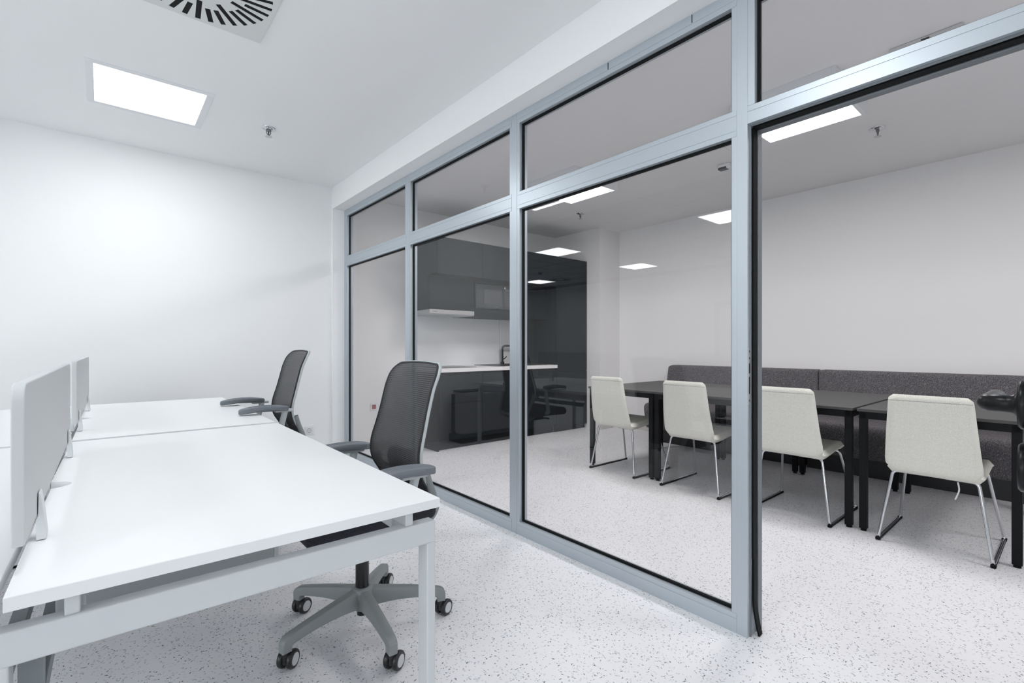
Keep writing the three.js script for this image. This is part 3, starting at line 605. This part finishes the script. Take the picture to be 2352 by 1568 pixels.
function printed(text, w, h, ink, paper, px = 256, weight = 'bold') {
  const c = document.createElement('canvas'); c.width = px; c.height = Math.round(px * h / w); const k = c.getContext('2d');
  k.fillStyle = paper; k.fillRect(0, 0, c.width, c.height); k.fillStyle = ink; k.textAlign = 'center'; k.textBaseline = 'middle'; k.font = `${weight} ${Math.round(c.height * 0.72)}px sans-serif`; k.fillText(text, c.width / 2, c.height * 0.52, c.width * 0.98);
  const t = new THREE.CanvasTexture(c); t.colorSpace = THREE.SRGBColorSpace; return t;
}
{
  const h = thing('cooker_hood', 'slim stainless pull-out cooker hood under the left wall cabinet', 'cooker hood', [KX[0], 0, KU]);
  mesh('body', bx(0.005, 0.605, 1.508, 1.558, -0.40, -0.002, 0.002), plasticShade, h);
  mesh('front_strip', bx(0.003, 0.607, 1.512, 1.560, -0.002, 0.016, 0.0025), std(lin(0.50, 0.49, 0.49), 0.4, 0.6), h);
  mesh('glass_edge', bx(0.003, 0.607, 1.503, 1.511, -0.36, 0.012, 0.002), std(lin(0.32, 0.35, 0.36), 0.3), h);
  const g = new THREE.PlaneGeometry(0.078, 0.0175); g.translate(0.066, 1.538, 0.0165);
  mesh('lettering', g, std(0xffffff, 0.5, 0.2, { map: printed('Samsung', 0.078, 0.0175, '#30343a', '#b9b6b6') }), h, false);
}
{
  const t = thing('microwave', 'dark built-in microwave oven in the kitchen wall cabinet', 'microwave', [KX[1] + 0.02, 1.60, KU]);
  const dk = std(lin(0.040, 0.044, 0.050), 0.35), w = 0.57;
  mesh('housing', bx(0, w, 0, 0.30, -0.38, -0.001), blackPlastic, t);
  mesh('door', [bx(0.005, 0.43, 0.006, 0.295, 0, 0.012, 0.003)], dk, t);
  mesh('window', bx(0.125, 0.395, 0.060, 0.235, 0.0122, 0.0135, 0.001), std(lin(0.075, 0.08, 0.085), 0.25), t);
  mesh('control_panel', [bx(0.434, w - 0.005, 0.006, 0.295, 0, 0.012, 0.003)], dk, t);
  mesh('display', bx(0.455, 0.545, 0.235, 0.262, 0.0122, 0.0132, 0.001), std(lin(0.09, 0.10, 0.12), 0.3), t);
  for (let i = 0; i < 5; i++) mesh('button', bx(0.46, 0.54, 0.060 + i * 0.032, 0.078 + i * 0.032, 0.0122, 0.0132, 0.002), std(lin(0.06, 0.065, 0.07), 0.4), t);
  mesh('sticker', (() => { const g = cyl(0.011, 0.011, 0.001, 0, 0, 0, 24); g.rotateX(Math.PI / 2); g.translate(0.452, 0.272, 0.0125); return g; })(), whitePlastic, t);
  const g = new THREE.PlaneGeometry(0.062, 0.0125); g.translate(0.325, 0.032, 0.0127);
  mesh('lettering', g, std(0xffffff, 0.5, 0, { map: printed('SAMSUNG', 0.062, 0.0125, '#8a919b', '#3c4046') }), t, false);
}
{
  const t = thing('tall_cabinet', 'tall dark kitchen unit between the worktop and the white pier', 'kitchen cabinet', [KX[3], 0, KF]);
  mesh('carcass', bx(0.001, 0.609, 0.10, 2.340, ZK - KF + 0.002, -0.021), kitchenCarcass, t);
  mesh('toe_kick', bx(0.001, 0.609, 0, 0.10, -0.06, -0.045), kitchenCarcass, t);
  mesh('door', bx(0.002, 0.608, 0.06, 0.80, -0.02, 0, 0.0012), kitchenGrey, t);
  mesh('door', bx(0.002, 0.608, 0.804, 2.340, -0.02, 0, 0.0012), kitchenGrey, t);
}

// ---------------------------------------------------------------- upholstered bench
function benchSofa(label, z0, z1, endLeft) {
  const t = thing('bench_sofa', label, 'bench seat', [5.0, 0, (z0 + z1) / 2], 0, 'charcoal upholstered bench against the far wall');
  const L = z1 - z0, a = -L / 2 + 0.002, b = L / 2 - 0.002;
  mesh('plinth', bx(0.09, 0.62, 0, 0.158, a + 0.03, b - 0.005), blackPlastic, t);
  { // seat: bulging rounded front edge
    const s = new THREE.Shape(); s.moveTo(0.62, 0.155); s.lineTo(0.075, 0.155); s.bezierCurveTo(0.055, 0.155, 0.05, 0.17, 0.045, 0.20); s.bezierCurveTo(0.03, 0.28, 0.012, 0.34, 0.01, 0.39); s.bezierCurveTo(0.008, 0.435, 0.03, 0.452, 0.08, 0.458); s.lineTo(0.62, 0.47); s.closePath();
    const g = new THREE.ExtrudeGeometry(s, { depth: L - 0.064, bevelEnabled: true, bevelSize: 0.03, bevelThickness: 0.03, bevelSegments: 6, bevelOffset: -0.03, curveSegments: 16 });
    g.translate(0, 0, a + 0.03); mesh('seat', toCreasedNormals(g, 0.9), couchFabric, t);
  }
  { // back: tall pad, top rounded, the free end leaning
    const s = new THREE.Shape(); s.moveTo(0.465, 0.462); s.lineTo(0.635, 0.462); s.lineTo(0.635, 0.88); s.quadraticCurveTo(0.635, 0.908, 0.60, 0.909); s.lineTo(0.505, 0.909); s.quadraticCurveTo(0.478, 0.908, 0.476, 0.88); s.closePath();
    const g = new THREE.ExtrudeGeometry(s, { depth: L - 0.064, bevelEnabled: true, bevelSize: 0.022, bevelThickness: 0.03, bevelSegments: 6, bevelOffset: -0.022, curveSegments: 14 });
    g.translate(0, 0, a + 0.03);
    if (endLeft) { const p = g.attributes.position; for (let i = 0; i < p.count; i++) { const z = p.getZ(i), y = p.getY(i); if (z < -L / 2 + 0.3) p.setZ(i, z + (y - 0.46) * 0.10 + (y > 0.86 ? (y - 0.86) ** 2 * 14 : 0)); } g.computeVertexNormals(); }
    mesh('backrest', toCreasedNormals(g, 0.9), couchFabric, t);
  }
}
benchSofa('charcoal upholstered bench section whose free end stands by the pier', -3.455, -1.715, true);
benchSofa('charcoal upholstered bench section behind the chairs beside the doorway', -1.715, 0.20, false);

// ---------------------------------------------------------------- black tables
const TZ = [-2.726, -2.007, -1.285, -0.547];
const tableLabel = ['leftmost of the four black tables, nearest the kitchen', 'second black table from the kitchen, behind the glass beside the post', 'black table just right of the door post, third from the kitchen', 'rightmost black table, behind the open door handle'];
function makeTable(label) {
  const t = thing('cafe_table', label, 'table', [0, 0, 0], 0, 'narrow black tables pushed together in a row');
  const x0 = -0.615, x1 = 0.615, w = 0.3585;
  mesh('tabletop', bx(x0, x1, 0.739, 0.757, -w, w, 0.002), tableBlack, t);
  const r = 0.012;
  mesh('apron', [bx(x0 + 0.02, x1 - 0.02, 0.696, 0.738, -w + 0.012, -w + 0.037, 0.002), bx(x0 + 0.02, x1 - 0.02, 0.696, 0.738, w - 0.037, w - 0.012, 0.002), bx(x0 + 0.012, x0 + 0.037, 0.696, 0.738, -w + 0.012, w - 0.012, 0.002), bx(x1 - 0.037, x1 - 0.012, 0.696, 0.738, -w + 0.012, w - 0.012, 0.002)], tableFrame, t);
  for (const x of [x0 + 0.012, x1 - 0.052]) for (const z of [-w + 0.008, w - 0.048]) {
    const l = mesh('leg', bx(x, x + 0.04, 0.014, 0.738, z, z + 0.04, 0.003), tableFrame, t);
    mesh('foot', cyl(0.014, 0.016, 0.016, x + 0.02, 0.008, z + 0.02, 20), rubber, l);
  }
  return t;
}
const table = makeTable(tableLabel[0]); table.position.set(4.19, 0, TZ[0]);
for (let i = 1; i < 4; i++) copy(table, tableLabel[i], [4.19, 0, TZ[i]]);

// ---------------------------------------------------------------- linen chairs on chrome sled frames
function makeDiningChair(label) {
  const t = thing('dining_chair', label, 'chair', [0, 0, 0], 0, 'beige linen chairs with chrome sled legs');
  // local: x = 0 at the rear floor contact, +x towards the table
  const back = [];
  { // backrest and seat are one bent upholstered shell, built as two pads that meet in a tight curve
    const N = 60, M = 20, path = new THREE.CatmullRomCurve3([V(-0.078, 0.872, 0), V(-0.062, 0.76, 0), V(-0.04, 0.62, 0), V(-0.012, 0.51, 0), V(0.0, 0.468, 0), V(0.02, 0.443, 0), V(0.055, 0.435, 0), V(0.15, 0.44, 0), V(0.28, 0.455, 0), V(0.38, 0.462, 0), V(0.41, 0.455, 0)], false, 'centripetal');
    const half = (s) => { const p = path.getPoint(s); let w; if (s < 0.5) { const y = p.y; w = THREE.MathUtils.lerp(0.207, 0.178, THREE.MathUtils.clamp((y - 0.5) / 0.36, 0, 1)); } else w = THREE.MathUtils.lerp(0.207, 0.212, (s - 0.5) / 0.5); const e = Math.min(s, 1 - s) * path.getLength(), r = 0.022; if (e < r) w += -r + Math.sqrt(Math.max(0, r * r - (r - e) ** 2)); const q = Math.exp(-(((s - 0.485) / 0.05) ** 2)); return w - 0.012 * q; };
    const thick = (s) => 0.019 + 0.008 * THREE.MathUtils.smoothstep(s, 0.5, 0.6), pos = [], idx = [];
    const ringPts = 2 * (M + 1);
    for (let j = 0; j <= N; j++) {
      const s = j / N < 0.08 ? (j / N) ** 1.0 : j / N, p = path.getPoint(s), tg = path.getTangent(s), n = V(-tg.y, tg.x, 0).multiplyScalar(-1), w = half(s), end = Math.min(s, 1 - s) * path.getLength(), th = thick(s) * (end < 0.018 ? Math.sqrt(Math.max(0.02, 1 - (1 - end / 0.018) ** 2)) : 1);
      for (const side of [1, -1]) for (let i = 0; i <= M; i++) {
        const u = side > 0 ? -1 + 2 * i / M : 1 - 2 * i / M, edge = (1 - Math.abs(u)) * w, rr = 0.018, k = edge < rr ? Math.sqrt(Math.max(0, 1 - (1 - edge / rr) ** 2)) : 1;
        const z = u * w, q = n.clone().multiplyScalar(side * th * (0.05 + 0.95 * k)); pos.push(p.x + q.x, p.y + q.y, z);
      }
    }
    for (let j = 0; j < N; j++) for (let i = 0; i < ringPts; i++) { const a = j * ringPts + i, b = j * ringPts + (i + 1) % ringPts, c = a + ringPts, d = b + ringPts; idx.push(a, c, b, b, c, d); }
    for (const j of [0, N]) { const c = pos.length / 3, p = path.getPoint(j / N); pos.push(p.x, p.y, 0); for (let i = 0; i < ringPts; i++) { const a = j * ringPts + i, b = j * ringPts + (i + 1) % ringPts; j ? idx.push(a, c, b) : idx.push(a, b, c); } }
    const g = new THREE.BufferGeometry(); g.setAttribute('position', new THREE.Float32BufferAttribute(pos, 3)); g.setIndex(idx); g.computeVertexNormals();
    const cut = Math.round(N * 0.47) * ringPts * 6, ni = g.toNonIndexed();
    const pick = (f, e) => { const q = new THREE.BufferGeometry(); for (const k of ['position', 'normal']) q.setAttribute(k, new THREE.BufferAttribute(ni.attributes[k].array.slice(f * 3, e * 3), 3)); return q; };
    const total = N * ringPts * 6, capN = ringPts * 3;
    mesh('backrest', [pick(0, cut), pick(total, total + capN)], linen, t);
    mesh('seat', [pick(cut, total), pick(total + capN, total + 2 * capN)], linen, t);
    const seam = []; for (let i = 0; i <= 20; i++) { const s = 0.027, p = path.getPoint(s), w = half(s) * 0.985; seam.push(V(p.x - 0.0185, p.y - 0.003, -w + 2 * w * i / 20)); }
    mesh('seam', tube(seam, 0.0016, 40, 6), linenSeam, t);
  }
  for (const s of [-1, 1]) {
    const zt = s * 0.165, zb = s * 0.243;
    mesh('leg', bent([V(0.06, 0.413, s * 0.05), V(0.055, 0.413, zt + s * 0.018), V(0.0, 0.010, zb), V(0.54, 0.010, zb), V(0.40, 0.418, zt + s * 0.018), V(0.40, 0.418, s * 0.05)], 0.0085, 0.026, 12), chrome, t);
    mesh('runner', [bx(0.02, 0.52, 0.0, 0.014, zb - 0.0088, zb + 0.0088, 0.003)], rubber, t);
    mesh('glide', [bx(-0.014, 0.022, 0, 0.019, zb - 0.0115, zb + 0.0115, 0.006), bx(0.518, 0.553, 0, 0.019, zb - 0.0115, zb + 0.0115, 0.006)], rubber, t);
  }
  mesh('under_frame', [bx(0.05, 0.41, 0.405, 0.421, -0.05, -0.03, 0.004), bx(0.05, 0.41, 0.405, 0.421, 0.03, 0.05, 0.004), bx(0.04, 0.39, 0.417, 0.43, -0.17, 0.17, 0.004)], blackPlastic, t);
  return t;
}
const CZ = [-2.744, -1.992, -1.272, -0.538];
const chairLabel = ['leftmost beige linen chair with chrome legs, nearest the kitchen', 'second beige linen chair from the kitchen, crossed by pale glass reflections', 'beige linen chair just right of the aluminium door post', 'rightmost beige linen chair, beside the black door handle'];
const dc = makeDiningChair(chairLabel[0]); dc.position.set(3.50, 0, CZ[0]);
for (let i = 1; i < 4; i++) {
  const c = copy(dc, chairLabel[i], [3.50, 0, CZ[i]]);
  if (i === 3) { // a white care strap hangs under this one only
    const m = mesh('care_tag', tube([V(0.06, 0.40, 0.10), V(0.06, 0.36, 0.105), V(0.055, 0.33, 0.098), V(0.05, 0.305, 0.09)], 0.004, 20, 6), whitePlastic, c); m.userData.label = 'white hanging care strap';
  }
}

renderer.render(scene, camera);
